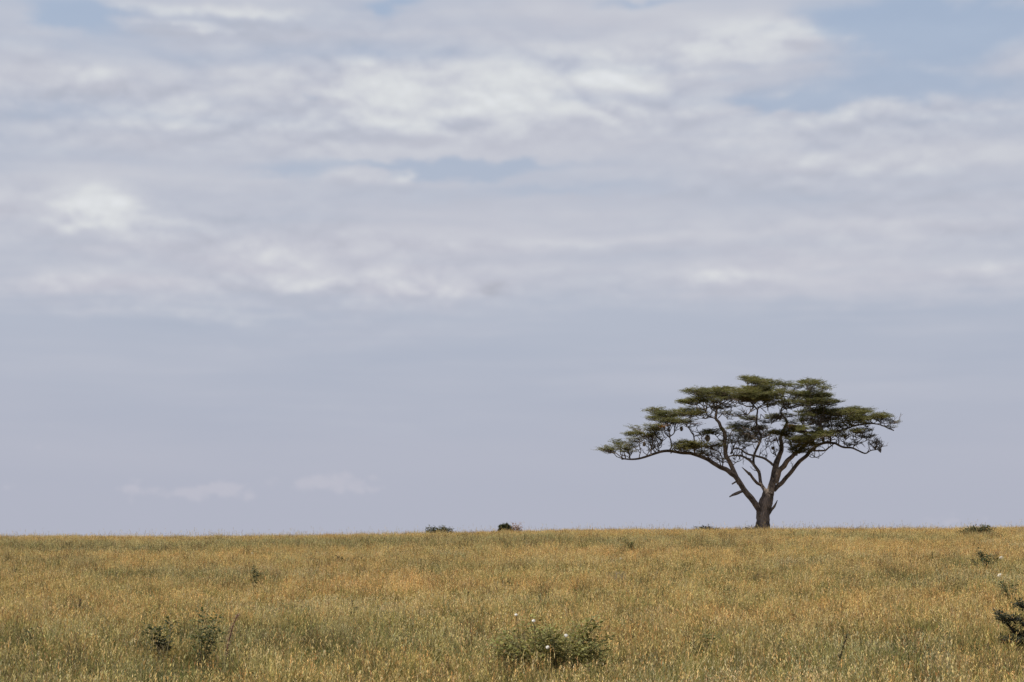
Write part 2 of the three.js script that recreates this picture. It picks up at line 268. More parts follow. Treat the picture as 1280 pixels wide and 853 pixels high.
// snags and stubs
limb('broken_limb', 'E 200,725 160,700 100,640 62,590 C 920,600 880,560 828,514', [0.13, 0.12, 0.11, 0.12, 0.08, 0.02], 0.1, 0.9, { bare: true, rough: 0.25 });
limb('broken_limb', 'P 929,614.5 923,616.4 917,618.6 912.2,621.4', [0.10, 0.11, 0.10, 0.05], 0.4, 0.9, { bare: true, rough: 0.25 });
limb('broken_limb', 'P 961,643 964,638.6 968.3,633 972,625.6', [0.13, 0.11, 0.09, 0.03], 0.1, 0.5, { bare: true, rough: 0.25 });
limb('broken_limb', 'C 775,680 745,695 714,714', [0.07, 0.075, 0.06], 0.4, 0.7, { bare: true, rough: 0.25 });
const BRANCHES = [
  ['A 920,602 942,560 930,480 918,430 925,370 962,290', 0.055, 2.1], ['A 920,445 968,400 976,350 986,280', 0.04, 2.1], ['A 922,380 880,340 850,320', 0.03, 2.1], ['A 800,604 788,560 828,512 836,470 868,438', 0.035, 2.2],
  ['A 700,640 706,560 722,450 720,390', 0.05, 2.3], ['A 560,690 570,600 560,520 605,480', 0.035, 2.4], ['A 452,703 448,650 430,590', 0.035, 2.5], ['A 640,672 690,600 760,560 800,545', 0.03, 2.2], ['A 760,630 700,560 690,500', 0.03, 2.3],
  ['C 275,365 262,270 266,160 230,100 198,50 140,20', 0.055, 1.8], ['C 340,385 352,230 352,150 306,82', 0.035, 1.7], ['C 600,525 602,420 560,340 470,300 400,280', 0.045, 1.2], ['C 470,455 420,380 350,340 270,310', 0.04, 1.5],
  ['C 590,520 560,430 500,390 420,370', 0.035, 1.3], ['C 620,205 580,200 540,160 500,120', 0.04, 1.0], ['C 700,360 732,285 755,220 845,130', 0.05, -0.9], ['C 650,330 665,200 695,115 735,55', 0.045, 0.9], ['C 760,375 740,470', 0.02, -1.6], ['C 730,490 810,410', 0.018, -1.6],
  ['B 510,600 440,575 402,520 420,455', 0.05, 1.2], ['B 495,590 400,602 318,595', 0.03, 1.2], ['B 526,530 470,490 448,440', 0.04, 1.1], ['B 545,600 600,550 650,570 656,610', 0.035, 1.1], ['B 528,490 575,425', 0.03, 1.2],
  ['D 158,500 185,465 240,425 310,385', 0.05, -0.7], ['D 125,455 60,540 15,580', 0.05, -0.7], ['D 105,458 0,440 B 770,415', 0.05, -0.7], ['D 110,450 95,420 50,385', 0.035, -0.6], ['D 152,660 220,740 240,800', 0.05, -1.0],
  ['E 205,165 260,150 320,105', 0.06, -1.0], ['E 200,180 100,178 0,200', 0.045, -1.0], ['E 268,418 272,350 258,290 284,240 248,185', 0.025, -0.3], ['E 390,385 372,370 345,350', 0.04, 0.0], ['E 415,370 425,280 395,215', 0.04, -0.3],
  ['E 762,372 800,400 850,398 888,412', 0.03, 0.8], ['E 800,318 960,315 1010,280 1065,240', 0.07, 1.1], ['E 940,230 960,190 930,150', 0.03, 1.2], ['E 1020,225 1025,150', 0.03, 1.2], ['F 105,600 75,530', 0.03, 1.2], ['F 172,605 176,535', 0.03, 1.2], ['F 272,630 270,550 200,510', 0.035, 1.2],
  ['F 330,655 345,580 360,540', 0.03, 1.3], ['F 440,665 470,600 440,560 450,530', 0.035, 1.4], ['F 470,610 530,570 560,500', 0.03, 1.4], ['F 480,620 600,580 660,530', 0.03, 1.4], ['F 650,690 620,640 690,600', 0.02, 1.5], ['F 700,685 720,640 760,600', 0.02, 1.5], ['F 745,680 770,720', 0.015, 1.6],
  ['F 700,378 850,372 965,368', 0.03, 0.6], ['F 560,388 600,420 640,400', 0.02, 0.8], ['D 905,700 830,650 780,610', 0.05, 2.2], ['D 915,740 905,660 910,600', 0.05, 2.2], ['D 450,510 500,470 560,490 575,500', 0.04, -1.2], ['D 720,700 660,620 640,560', 0.04, -0.4], ['D 440,560 350,640 320,670', 0.04, -1.4],
];
for (const [spec, r, f] of BRANCHES) limb('branch', spec, [r, r * 0.85, r * 0.7, r * 0.4], f, f + 0.25, { step: 0.10, wobble: 0.12 });

// foliage pads: [zone, x, y, half width, half height, place in depth -1..1, fullness]
const GREEN = [0.172, 0.166, 0.052], DARKGREEN = [0.128, 0.128, 0.044], DRY = [0.30, 0.145, 0.045];
const PADS = [
  ['A', 165, 582, 115, 32, 0.5, 0.9], ['A', 380, 550, 125, 66, 0.6, 1], ['A', 320, 500, 80, 40, 0.2, 0.9], ['A', 600, 400, 180, 52, 0.5, 1], ['A', 520, 335, 62, 26, 0.1, 0.9], ['A', 740, 320, 110, 40, 0.6, 1], ['A', 725, 122, 100, 24, -0.1, 1], ['A', 705, 215, 70, 24, 0.3, 0.9], ['A', 860, 180, 150, 66, 0.1, 1], ['A', 900, 250, 140, 45, 0.5, 0.9], ['A', 720, 530, 60, 40, 0.2, 0.5], ['A', 500, 480, 90, 35, 0.1, 0.8],
  ['B', 190, 520, 170, 62, -0.3, 1], ['B', 150, 630, 150, 45, 0.2, 0.8], ['B', 250, 390, 150, 40, 0.4, 1], ['B', 300, 275, 135, 46, -0.2, 1], ['B', 450, 300, 150, 60, 0.1, 1], ['B', 580, 270, 130, 50, -0.4, 1], ['B', 520, 385, 100, 30, 0.5, 0.9], ['B', 690, 320, 150, 58, 0.2, 1], ['B', 880, 270, 180, 70, -0.2, 1], ['B', 960, 350, 180, 50, 0.45, 1], ['B', 905, 132, 88, 30, -0.3, 1], ['B', 1030, 165, 110, 40, 0.0, 1], ['B', 690, 450, 75, 26, 0.1, 0.45],
  ['B', 800, 675, 130, 50, -0.7, 0.8], ['B', 920, 600, 100, 32, -0.8, 0.8], ['B', 480, 750, 105, 40, 0.3, 1], ['B', 390, 780, 60, 24, 0.4, 0.9], ['B', 1040, 720, 90, 30, -0.6, 0.5],
  ['C', 200, 250, 170, 50, 0.5, 1], ['C', 130, 285, 100, 34, 0.6, 0.9], ['C', 420, 330, 130, 55, 0.1, 0.35], ['C', 900, 150, 140, 45, -0.6, 0.55], ['C', 520, 350, 100, 60, -0.4, 0.35], ['C', 760, 60, 110, 40, -0.6, 0.8], ['C', 800, 200, 110, 36, -0.3, 0.4],
  ['D', 60, 125, 80, 28, 0.1, 1], ['D', 180, 160, 120, 42, -0.3, 1], ['D', 330, 180, 95, 34, 0.2, 1], ['D', 490, 190, 100, 38, -0.2, 1], ['D', 620, 220, 85, 34, 0.1, 0.9], ['D', 820, 175, 145, 38, -0.2, 1], ['D', 960, 225, 60, 24, 0.0, 0.8], ['D', 880, 240, 110, 26, 0.2, 0.6], ['D', 150, 260, 180, 50, 0.3, 1], ['D', 160, 340, 190, 50, 0.6, 1], ['D', 380, 290, 130, 50, -0.1, 1], ['D', 400, 395, 110, 42, 0.5, 0.9],
  ['D', 640, 310, 120, 40, 0.2, 1], ['D', 860, 320, 170, 50, 0.4, 1], ['D', 990, 390, 140, 52, -0.1, 1], ['D', 740, 400, 170, 58, -0.3, 1], ['D', 540, 415, 100, 46, -0.5, 0.9], ['D', 370, 580, 125, 34, -0.7, 0.9], ['D', 560, 570, 80, 24, -0.5, 0.7], ['D', 800, 530, 150, 48, 0.3, 1], ['D', 960, 560, 150, 66, 0.1, 0.7], ['D', 890, 625, 120, 40, -0.3, 0.9], ['D', 620, 715, 115, 38, 0.6, 0.95], ['D', 430, 765, 130, 32, 0.4, 0.8], ['D', 540, 640, 70, 28, 0.3, 0.7],
  ['E', 640, 60, 110, 36, 0.6, 0.9], ['E', 480, 115, 130, 36, 0.3, 0.75], ['E', 560, 170, 90, 32, 0.5, 0.7], ['E', 720, 170, 150, 52, 0.7, 1], ['E', 690, 250, 165, 50, 0.5, 0.75], ['E', 670, 315, 115, 36, 0.4, 1], ['E', 560, 290, 55, 20, 0.3, 0.8], ['E', 910, 110, 125, 38, 0.5, 1], ['E', 840, 215, 80, 36, 0.3, 0.8], ['E', 340, 95, 50, 22, 0.1, 0.6], ['E', 60, 140, 80, 34, -0.6, 0.5],
  ['F', 170, 130, 85, 56, -0.2, 1], ['F', 150, 230, 160, 56, 0.3, 1], ['F', 340, 240, 180, 50, -0.1, 1], ['F', 520, 215, 150, 34, -0.3, 1], ['F', 620, 280, 200, 56, 0.3, 1], ['F', 800, 300, 100, 54, 0.1, 1], ['F', 925, 360, 70, 22, 0.0, 0.7], ['F', 880, 420, 60, 20, 0.3, 0.4], ['F', 430, 340, 220, 58, 0.5, 0.7], ['F', 130, 320, 150, 60, -0.4, 0.6], ['F', 250, 400, 150, 44, -0.2, 0.55], ['F', 540, 460, 125, 40, 0.4, 0.95], ['F', 600, 525, 90, 28, 0.3, 0.8], ['F', 330, 515, 85, 26, 0.5, 0.9], ['F', 100, 495, 115, 34, 0.6, 1], ['F', 725, 600, 60, 16, 0.3, 0.4], ['F', 400, 620, 70, 20, 0.3, 0.35],
  ['C', 640, 200, 90, 34, -0.2, 0.35], ['C', 480, 250, 110, 34, 0.4, 0.45], ['C', 960, 200, 90, 30, -0.4, 0.35], ['D', 250, 640, 80, 22, -0.4, 0.35], ['D', 180, 700, 90, 26, -0.2, 0.4], ['B', 620, 540, 80, 26, -0.2, 0.35], ['B', 560, 470, 90, 24, 0.0, 0.4], ['B', 760, 560, 90, 30, -0.5, 0.4], ['C', 700, 130, 90, 34, -0.3, 0.5], ['C', 820, 100, 100, 36, -0.5, 0.6], ['C', 980, 90, 90, 34, -0.7, 0.5], ['C', 880, 250, 90, 26, -0.7, 0.3], ['C', 560, 260, 80, 34, 0.3, 0.35], ['C', 330, 340, 100, 34, 0.2, 0.45], ['C', 560, 430, 70, 40, -0.2, 0.3], ['D', 60, 600, 90, 30, -0.8, 0.6], ['D', 90, 720, 100, 32, -0.6, 0.45], ['D', 250, 790, 90, 26, -0.3, 0.5], ['D', 700, 620, 80, 26, 0.0, 0.6], ['E', 540, 215, 60, 26, 0.2, 0.5], ['F', 60, 420, 110, 36, 0.1, 0.9], ['F', 250, 470, 100, 22, -0.3, 0.5],
  ['A', 838, 322, 34, 14, 0.7, 0.9, 1], ['E', 372, 185, 28, 26, 0.2, 0.7, 1], ['D', 560, 695, 40, 14, 0.65, 0.6, 1], ['B', 285, 670, 34, 24, 0.4, 0.5, 1],
];
{
  const rnd = makeRandom(4242);
  const crown = new THREE.Group(); crown.name = 'crown'; acacia.add(crown);
  const all = PADS.map((p) => [...p]);
  // the same pads again on the other side of the crown, where the crown is deep and dense
  PADS.forEach((p) => { const [px] = zonePixel(p[0], p[1], p[2]); if (p[6] >= 1 && p[3] > 115 && Math.abs(px - 945) < 120 && !p[7]) all.push([p[0], p[1] + (rnd() - 0.5) * p[3] * 0.5, p[2] + (rnd() - 0.3) * 14, p[3] * 0.9, p[4] * 0.8, p[5] > 0 ? p[5] - 0.75 : p[5] + 0.75, 0.5, 0]); });
  // smaller pads beside the dense ones, nearer or farther, so that the crown closes up
  PADS.forEach((p) => { if (p[6] >= 0.9 && !p[7] && p[3] > 90) all.push([p[0], p[1] + (rnd() < 0.5 ? -1 : 1) * p[3] * (0.35 + rnd() * 0.3), p[2] + p[4] * (0.15 + rnd() * 0.75), p[3] * (0.5 + rnd() * 0.2), p[4] * 0.62, clamp(p[5] + (rnd() - 0.5) * 0.9, -0.9, 0.9), 0.45 + rnd() * 0.3, 0]); });
  for (const [zone, zx, zy, hx, hy, place, full, dry] of all) {
    const [px, py] = zonePixel(zone, zx, zy), reach = 6.2 * Math.sqrt(Math.max(0.06, 1 - ((px - 938) / 195) ** 2));
    const c = local(px, py, place * reach), rx = hx * UNIT * 1.04, ry = hy * UNIT * 1.12, rz = rx * (0.75 + rnd() * 0.3), soup = new Soup();
    const base = dry ? DRY : rnd() < 0.25 ? DARKGREEN : GREEN;
    const sprays = Math.round(rx * rz * 470 * full * (0.75 + ry * 1.5)) + 12, lean = (rnd() - 0.5) * 0.25;
    const knots = []; for (let k = 0; k < 7 + rx * rz * 16; k++) { const a = rnd() * 6.283, q = Math.sqrt(rnd()) * 1.02; knots.push([a, q, (rnd() * 1.9 - 1.0) * (1 - 0.7 * q * q), 0.5 + rnd() * 0.9]); }
    for (let s = 0; s < sprays; s++) {
      const knot = knots[Math.floor(rnd() * knots.length)], spread = 0.19 * knot[3];
      const a = rnd() * Math.PI * 2, q = Math.sqrt(rnd()), edge = 1 - 0.75 * q * q;
      const lobes = 0.82 + 0.34 * noise3(Math.cos(a) * 1.5 + px, Math.sin(a) * 1.5, py);
      const o = vec(c.x + Math.cos(a) * q * rx * lobes * 1.05, 0, c.z + Math.sin(a) * q * rz * lobes), loose = rnd() < 0.25;
      if (!loose) { o.x = c.x + Math.cos(knot[0]) * knot[1] * rx + (rnd() + rnd() - 1) * spread * 1.6; o.z = c.z + Math.sin(knot[0]) * knot[1] * rz + (rnd() + rnd() - 1) * spread * 1.6; }
      const tier = 0.35 * noise3(o.x * 2.2, py, o.z * 2.2);
      o.y = c.y + ry * ((rnd() * 1.8 - 0.9) * edge + tier) + lean * (o.x - c.x);
      if (!loose) o.y = c.y + ry * knot[2] + (rnd() + rnd() - 1) * spread * 0.55 + lean * (o.x - c.x);
      const dir = vec(Math.cos(a) + (rnd() - 0.5) * 1.1, 0.02 + rnd() * 0.28, Math.sin(a) + (rnd() - 0.5) * 1.1).normalize();
      const len = 0.16 + rnd() * 0.26, nl = 5 + Math.floor(rnd() * 4), col0 = tint(base, rnd, 0.38);
      for (let k = 0; k < nl; k++) {
        const t = (k + 0.4) / nl, w = k % 2 ? 1 : -1, b = vec(o.x + dir.x * len * t, o.y + dir.y * len * t + t * t * 0.03, o.z + dir.z * len * t);
        const out = vec(-dir.z * w + dir.x * 0.7, (rnd() - 0.35) * 0.7, dir.x * w + dir.z * 0.7).normalize();
        const side = vec(out.z, (rnd() - 0.5) * 0.8, -out.x).normalize(), up = vec(0, 1, 0);
        soup.leaf(b, out, side, up, 0.08 + rnd() * 0.07, 0.034 + rnd() * 0.028, tint(col0, rnd, 0.12));
      }
    }
    const padMesh = part(dry ? 'withered_foliage' : 'foliage_pad', soup.geometry(), leafMaterial, crown, 'stuff');
    if (dry) padMesh.userData.label = 'rusty orange withered leaves';
    // the branch that carries the pad: from the nearest limb, then a fan of twigs under the leaves
    let best = null, cost = 1e9;
    for (const n of woodNodes) { const dy = c.y - n.p.y, cst = Math.hypot(n.p.x - c.x, (n.p.z - c.z) * 0.8) + Math.abs(dy) * 0.8 + (dy < 0.1 ? 1.2 : 0) + (n.r < 0.03 ? 0.3 : 0); if (cst < cost) { cost = cst; best = n; } }
    const tw = new Soup(), brown = [0.105, 0.085, 0.070], fork = vec(lerp(best.p.x, c.x, 0.72), lerp(best.p.y, c.y - ry * 0.7, 0.8), lerp(best.p.z, c.z, 0.72)), r0 = clamp(0.02 + 0.018 * cost, 0.025, Math.max(0.03, best.r * 0.8));
    const bent = (p, q, n, amount) => { const o = []; for (let k = 0; k <= n; k++) { const t = k / n, m = Math.sin(Math.PI * t) * amount * p.distanceTo(q); o.push(vec(lerp(p.x, q.x, t) + (rnd() - 0.5) * m, lerp(p.y, q.y, t) + (rnd() - 0.5) * m, lerp(p.z, q.z, t) + (rnd() - 0.5) * m)); } return o; };
    tw.rod(bent(best.p, fork, 5, 0.28), r0, r0 * 0.7, brown, 5);
    const fan = 4 + Math.round(rx * 4);
    for (let k = 0; k < fan; k++) {
      const a = (k + rnd() * 0.8) / fan * Math.PI * 2, q = 0.45 + rnd() * 0.5, e = vec(c.x + Math.cos(a) * rx * q, c.y - ry * 0.25 + rnd() * ry * 0.4, c.z + Math.sin(a) * rz * q), path = bent(fork, e, 5, 0.3);
      tw.rod(path, r0 * 0.55, 0.010, tint(brown, rnd, 0.15), 4);
      for (let n = 0; n < 3; n++) { const s = path[2 + n], e2 = vec(s.x + (rnd() - 0.5) * 0.9 * rx, s.y + rnd() * ry * 0.6, s.z + (rnd() - 0.5) * 0.9 * rz); tw.rod(bent(s, e2, 3, 0.3), 0.014, 0.007, tint(brown, rnd, 0.15), 3); }
    }
    part('twig_fan', tw.geometry(), stemMaterial, acacia);
  }
  // bare dead twigs, as under the left side of the crown
  for (let k = 0; k < 480; k++) {
    const n = woodNodes[Math.floor(rnd() * woodNodes.length)]; if (n.r > 0.13 || n.p.y < 3.6) continue;
    const tw = new Soup(), o = n.p.clone(); let d = vec(rnd() - 0.5, 0.15 + rnd() * 0.5, rnd() - 0.5).normalize(); const pts = [o];
    for (let s = 0; s < 6; s++) { d = d.clone().add(vec((rnd() - 0.5) * 1.1, (rnd() - 0.5) * 0.9, (rnd() - 0.5) * 1.1)).normalize(); pts.push(pts[s].clone().addScaledVector(d, 0.10 + rnd() * 0.07)); }
    tw.rod(pts, 0.028, 0.010, [0.10, 0.085, 0.072], 4);
    for (let s = 2; s < 6; s++) tw.rod([pts[s], pts[s].clone().add(vec((rnd() - 0.5) * 0.4, rnd() * 0.25, (rnd() - 0.5) * 0.4))], 0.012, 0.006, [0.12, 0.10, 0.085], 3);
    part('twig', tw.geometry(), stemMaterial, acacia);
  }
}
console.log('tree built');

// ---------------------------------------------------------------- hanging nests
function nest(px, py, w, h, forward, label, capColour) {
  const top = at(px, py, TREE_DEPTH - forward), o = thing('bird_nest', label, 'nest', vec(top.x, top.y, top.z), 'nests hanging in the acacia');
  const rnd = makeRandom(Math.round(px * 13));
  const prof = [[0.01, 0], [0.30, -0.06], [0.46, -0.25], [0.5, -0.45], [0.46, -0.65], [0.33, -0.85], [0.22, -1.0], [0.16, -1.0], [0.20, -0.8]].map(([r, y]) => new THREE.Vector2(r * w, y * h));
  const g = new THREE.LatheGeometry(prof, 16), p = g.attributes.position, cols = [];
  for (let k = 0; k < p.count; k++) { const n = 1 + 0.35 * noise3(p.getX(k) * 14 + px, p.getY(k) * 14, p.getZ(k) * 14); p.setX(k, p.getX(k) * n); p.setZ(k, p.getZ(k) * n); const q = 1 + noise3(p.getX(k) * 30, p.getY(k) * 30, p.getZ(k) * 30) * 0.7; cols.push(0.15 * q, 0.115 * q, 0.08 * q); }
  g.setAttribute('color', new THREE.Float32BufferAttribute(cols, 3)); g.computeVertexNormals();
  part('pouch', g, stemMaterial, o);
  const straw = new Soup();
  for (let k = 0; k < 130; k++) { const a = rnd() * Math.PI * 2, y = -rnd() * h * (capColour ? 0.5 : 0.9), r = w * 0.46 * Math.sqrt(Math.max(0.1, 1 - ((y / h + 0.45) / 0.6) ** 2)); const s = vec(Math.cos(a) * r, y, Math.sin(a) * r), d = vec(Math.cos(a + 1.2 + rnd()), (rnd() - 0.6) * 1.2, Math.sin(a + 1.2 + rnd())).normalize(); straw.leaf(s, d, vec(-d.z, 0.2, d.x).normalize(), vec(0, 1, 0), 0.08 + rnd() * 0.10, 0.02, tint(capColour ?? [0.12, 0.09, 0.06], rnd, 0.3)); }
  part('straw_cap', straw.geometry(), leafMaterial, o, 'stuff');
  const tie = new Soup(); tie.rod([vec(0, -0.05, 0), vec(0.02, h * 0.3, 0.01), vec(0, h * 0.6, 0)], 0.02, 0.012, [0.1, 0.08, 0.06], 4); part('tether', tie.geometry(), stemMaterial, o);
}
nest(884.5, 544, 0.36, 0.44, 2.0, 'large nest with a tan straw top hanging below a leafy pad', [0.34, 0.20, 0.10]);
nest(851.8, 533.5, 0.20, 0.30, 2.2, 'small dark nest hanging beside an upright gnarled branch');
nest(805.3, 552.5, 0.20, 0.30, 2.6, 'small dark nest hanging above the long low limb');
nest(966.2, 558.5, 0.20, 0.22, 0.4, 'small round dark nest in the open fork between the main limbs');

// ---------------------------------------------------------------- shrubs
// a leafy shrub of stems and leaves: size in metres, base at the ground
function shrub(o, { w, h, depth = w, leaves, leafSize, col, stems = 9, seed, stemCol = [0.10, 0.08, 0.055], flat = 0.0, drop = 0.15, leafWide = 0.55 }) {
  const rnd = makeRandom(seed), lf = new Soup();
  for (let k = 0; k < stems; k++) {
    const st = new Soup(), a = rnd() * Math.PI * 2, q = 0.25 + 0.75 * Math.sqrt(rnd()), e = vec(Math.cos(a) * q * w * 0.46, h * (0.55 + rnd() * 0.42) * (1 - 0.45 * q * q), Math.sin(a) * q * depth * 0.46), pts = [];
    for (let s = 0; s <= 5; s++) { const t = s / 5; pts.push(vec(e.x * Math.pow(t, 1.2) + (rnd() - 0.5) * 0.06 * w * t, e.y * t - (s === 0 ? 0.03 : 0), e.z * Math.pow(t, 1.2) + (rnd() - 0.5) * 0.06 * w * t)); }
    st.rod(pts, 0.010 + 0.012 * h, 0.004, stemCol, 5);
    for (let s = 2; s < 5; s++) st.rod([pts[s], pts[s].clone().add(vec((rnd() - 0.5) * w * 0.3, rnd() * h * 0.2, (rnd() - 0.5) * depth * 0.3))], 0.007, 0.003, stemCol, 3);
    part('stem', st.geometry(), stemMaterial, o);
  }
  for (let k = 0; k < leaves; k++) {
    const a = rnd() * Math.PI * 2, q = Math.pow(rnd(), 0.42), v = rnd() * 2 - 1, rr = q * (0.78 + 0.5 * noise3(Math.cos(a) * 2 + seed, v * 2, Math.sin(a) * 2));
    const ring = Math.sqrt(1 - v * v * (1 - flat)), p = vec(Math.cos(a) * ring * rr * w * 0.5, h * (drop + (1 - drop) * (0.5 + 0.5 * v * rr)), Math.sin(a) * ring * rr * depth * 0.5);
    const d = vec(Math.cos(a) + (rnd() - 0.5) * 1.4, (rnd() - 0.4) * 1.2, Math.sin(a) + (rnd() - 0.5) * 1.4).normalize(), s = vec(-d.z, (rnd() - 0.5) * 1.2, d.x).normalize();
    const z = leafSize * (0.6 + rnd() * 0.7); lf.leaf(p, d, s, vec(0, 1, 0), z, z * leafWide, tint(col, rnd, 0.3));
  }
  part('foliage', lf.geometry(), leafMaterial, o, 'stuff');
}
function bloom(o, p, r, seed) {                               // a pale round flower head
  const g = new THREE.IcosahedronGeometry(r, 4), q = g.attributes.position, cols = [];
  for (let k = 0; k < q.count; k++) { const n = 1 + 0.5 * noise3(q.getX(k) / r * 3.1 + seed, q.getY(k) / r * 3.1, q.getZ(k) / r * 3.1); q.setXYZ(k, q.getX(k) * n + p.x, q.getY(k) * n * 0.85 + p.y, q.getZ(k) * n + p.z); cols.push(0.86, 0.84, 0.80); }
  g.setAttribute('color', new THREE.Float32BufferAttribute(cols, 3)); g.computeVertexNormals();
  return part('flower', g, petalMaterial, o);
}
// the flowering shrub in the near grass
{
  const g = onGround(697, 856), o = thing('flowering_shrub', 'broad olive leafy shrub dotted with white flowers in the near grass', 'shrub', g);
  stemmed(o, 2.7, 1.2, 3600, 0.08, [0.235, 0.225, 0.072], 37, { stems: 48, low: 0.25, depth: 1.6, stemCol: [0.14, 0.12, 0.07], short: 0.3, loose: 2.2 });
  const off = (px, py) => at(px, py, -g.z - 0.75).sub(g);
  [[645, 769, 0.023], [667, 776.5, 0.026], [707.5, 795, 0.028], [684.5, 809.5, 0.027]].forEach(([x, y, r], k) => { const p = off(x, y); const st = new Soup(); st.rod([vec(p.x * 0.7, 0.1, 0), vec(p.x * 0.9, p.y * 0.6, p.z * 0.6), p], 0.008, 0.004, [0.12, 0.12, 0.05], 4); part('flower_stalk', st.geometry(), stemMaterial, o); bloom(o, p, r, 50 + k); });
}
function leafyWeed(px, py, w, h, leaves, leafSize, col, label, seed, how = {}) { const o = thing('leafy_weed', label, 'plant', onGround(px, py), 'leafy weeds in the grass'); stemmed(o, w, h, leaves, leafSize, col, seed, how); return o; }
function stemmed(o, w, h, leaves, leafSize, col, seed, { stems = 5, low = 0.3, stemCol = [0.13, 0.12, 0.06], depth = w, short = 0.6, loose = 1.1 } = {}) {
  const rnd = makeRandom(seed), lf = new Soup();
  for (let k = 0; k < stems; k++) {
    const st = new Soup(), a = rnd() * 6.283, q = stems > 1 ? 0.25 + rnd() * 0.75 : 0.2, top = vec(Math.cos(a) * q * w * 0.5, h * (short + rnd() * (1.02 - short)) * (1 - 0.25 * q * q), Math.sin(a) * q * depth * 0.5), pts = [];
    for (let n = 0; n <= 6; n++) { const t = n / 6; pts.push(vec(top.x * t ** 1.3 + (rnd() - 0.5) * 0.03, top.y * t - (n ? 0 : 0.03), top.z * t ** 1.3 + (rnd() - 0.5) * 0.03)); }
    st.rod(pts, 0.011, 0.004, stemCol, 4); part('stem', st.geometry(), stemMaterial, o);
    const full = 0.4 + rnd() * 1.2;
    for (let n = 0; n < leaves / stems * full; n++) {
      const t = low + (1 - low) * Math.sqrt(rnd()), f = t * 6, i0 = Math.min(5, Math.floor(f)), p = pts[i0].clone().lerp(pts[i0 + 1], f - i0), e = rnd() * 6.283, d = vec(Math.cos(e), (rnd() - 0.35) * 1.1, Math.sin(e)).normalize(), z = leafSize * (0.6 + rnd() * 0.8);
      p.addScaledVector(d, rnd() * leafSize * loose); lf.leaf(p, d, vec(-d.z, (rnd() - 0.5) * 0.9, d.x).normalize(), vec(0, 1, 0), z, z * 0.6, tint(col, rnd, 0.35));
    }
  }
  part('foliage', lf.geometry(), leafMaterial, o, 'stuff');
}
leafyWeed(206, 848, 0.8, 1.0, 330, 0.085, [0.062, 0.070, 0.026], 'dark glossy leafy weed on bent pale stems', 61, { low: 0.45, stems: 5, loose: 1.8, stemCol: [0.26, 0.22, 0.13] });
leafyWeed(250, 852, 0.95, 1.25, 520, 0.075, [0.105, 0.118, 0.040], 'tall leafy green weed beside the reddish dry flower stalk', 62, { low: 0.15, stems: 8, loose: 2.0 });
leafyWeed(1232, 724, 1.3, 1.1, 520, 0.085, [0.065, 0.08, 0.032], 'spreading dark weed near the two white flowers on the slope', 63, { stems: 8, depth: 0.8 });
leafyWeed(317, 754, 0.4, 1.1, 240, 0.07, [0.09, 0.10, 0.035], 'thin upright weed on the slope behind the reddish dry stalk', 64, { stems: 3 });
leafyWeed(430, 714, 2.4, 0.62, 620, 0.09, [0.06, 0.072, 0.034], 'low dark green weed patch halfway up the golden slope', 65, { stems: 16, depth: 0.8, low: 0.1 });
leafyWeed(437, 792, 0.35, 0.75, 160, 0.06, [0.08, 0.085, 0.03], 'small olive weed in the grass left of the flowering shrub', 66, { stems: 3 });
leafyWeed(880, 838, 0.8, 0.85, 240, 0.065, [0.15, 0.15, 0.05], 'olive leafy weed in the near grass right of the flowering shrub', 67);
leafyWeed(1262, 764, 0.8, 0.85, 380, 0.07, [0.085, 0.10, 0.036], 'green weed growing behind the dark thorny shrub', 68);
leafyWeed(92, 708, 2.0, 0.6, 300, 0.08, [0.075, 0.082, 0.036], 'low greyish weed patch high on the left meadow slope', 69, { stems: 12, depth: 0.8, low: 0.1 });
leafyWeed(788, 700, 0.9, 0.95, 260, 0.08, [0.095, 0.11, 0.04], 'green weed on the slope between the horizon bush and the tree', 70, { stems: 5 });
leafyWeed(630, 752, 0.9, 0.8, 260, 0.06, [0.085, 0.09, 0.035], 'olive weed on the slope uphill of the flowering shrub', 73, { stems: 7 });
leafyWeed(30, 832, 0.5, 0.75, 200, 0.065, [0.075, 0.085, 0.032], 'olive weed alone in the near grass of the left meadow', 74, { stems: 4 });
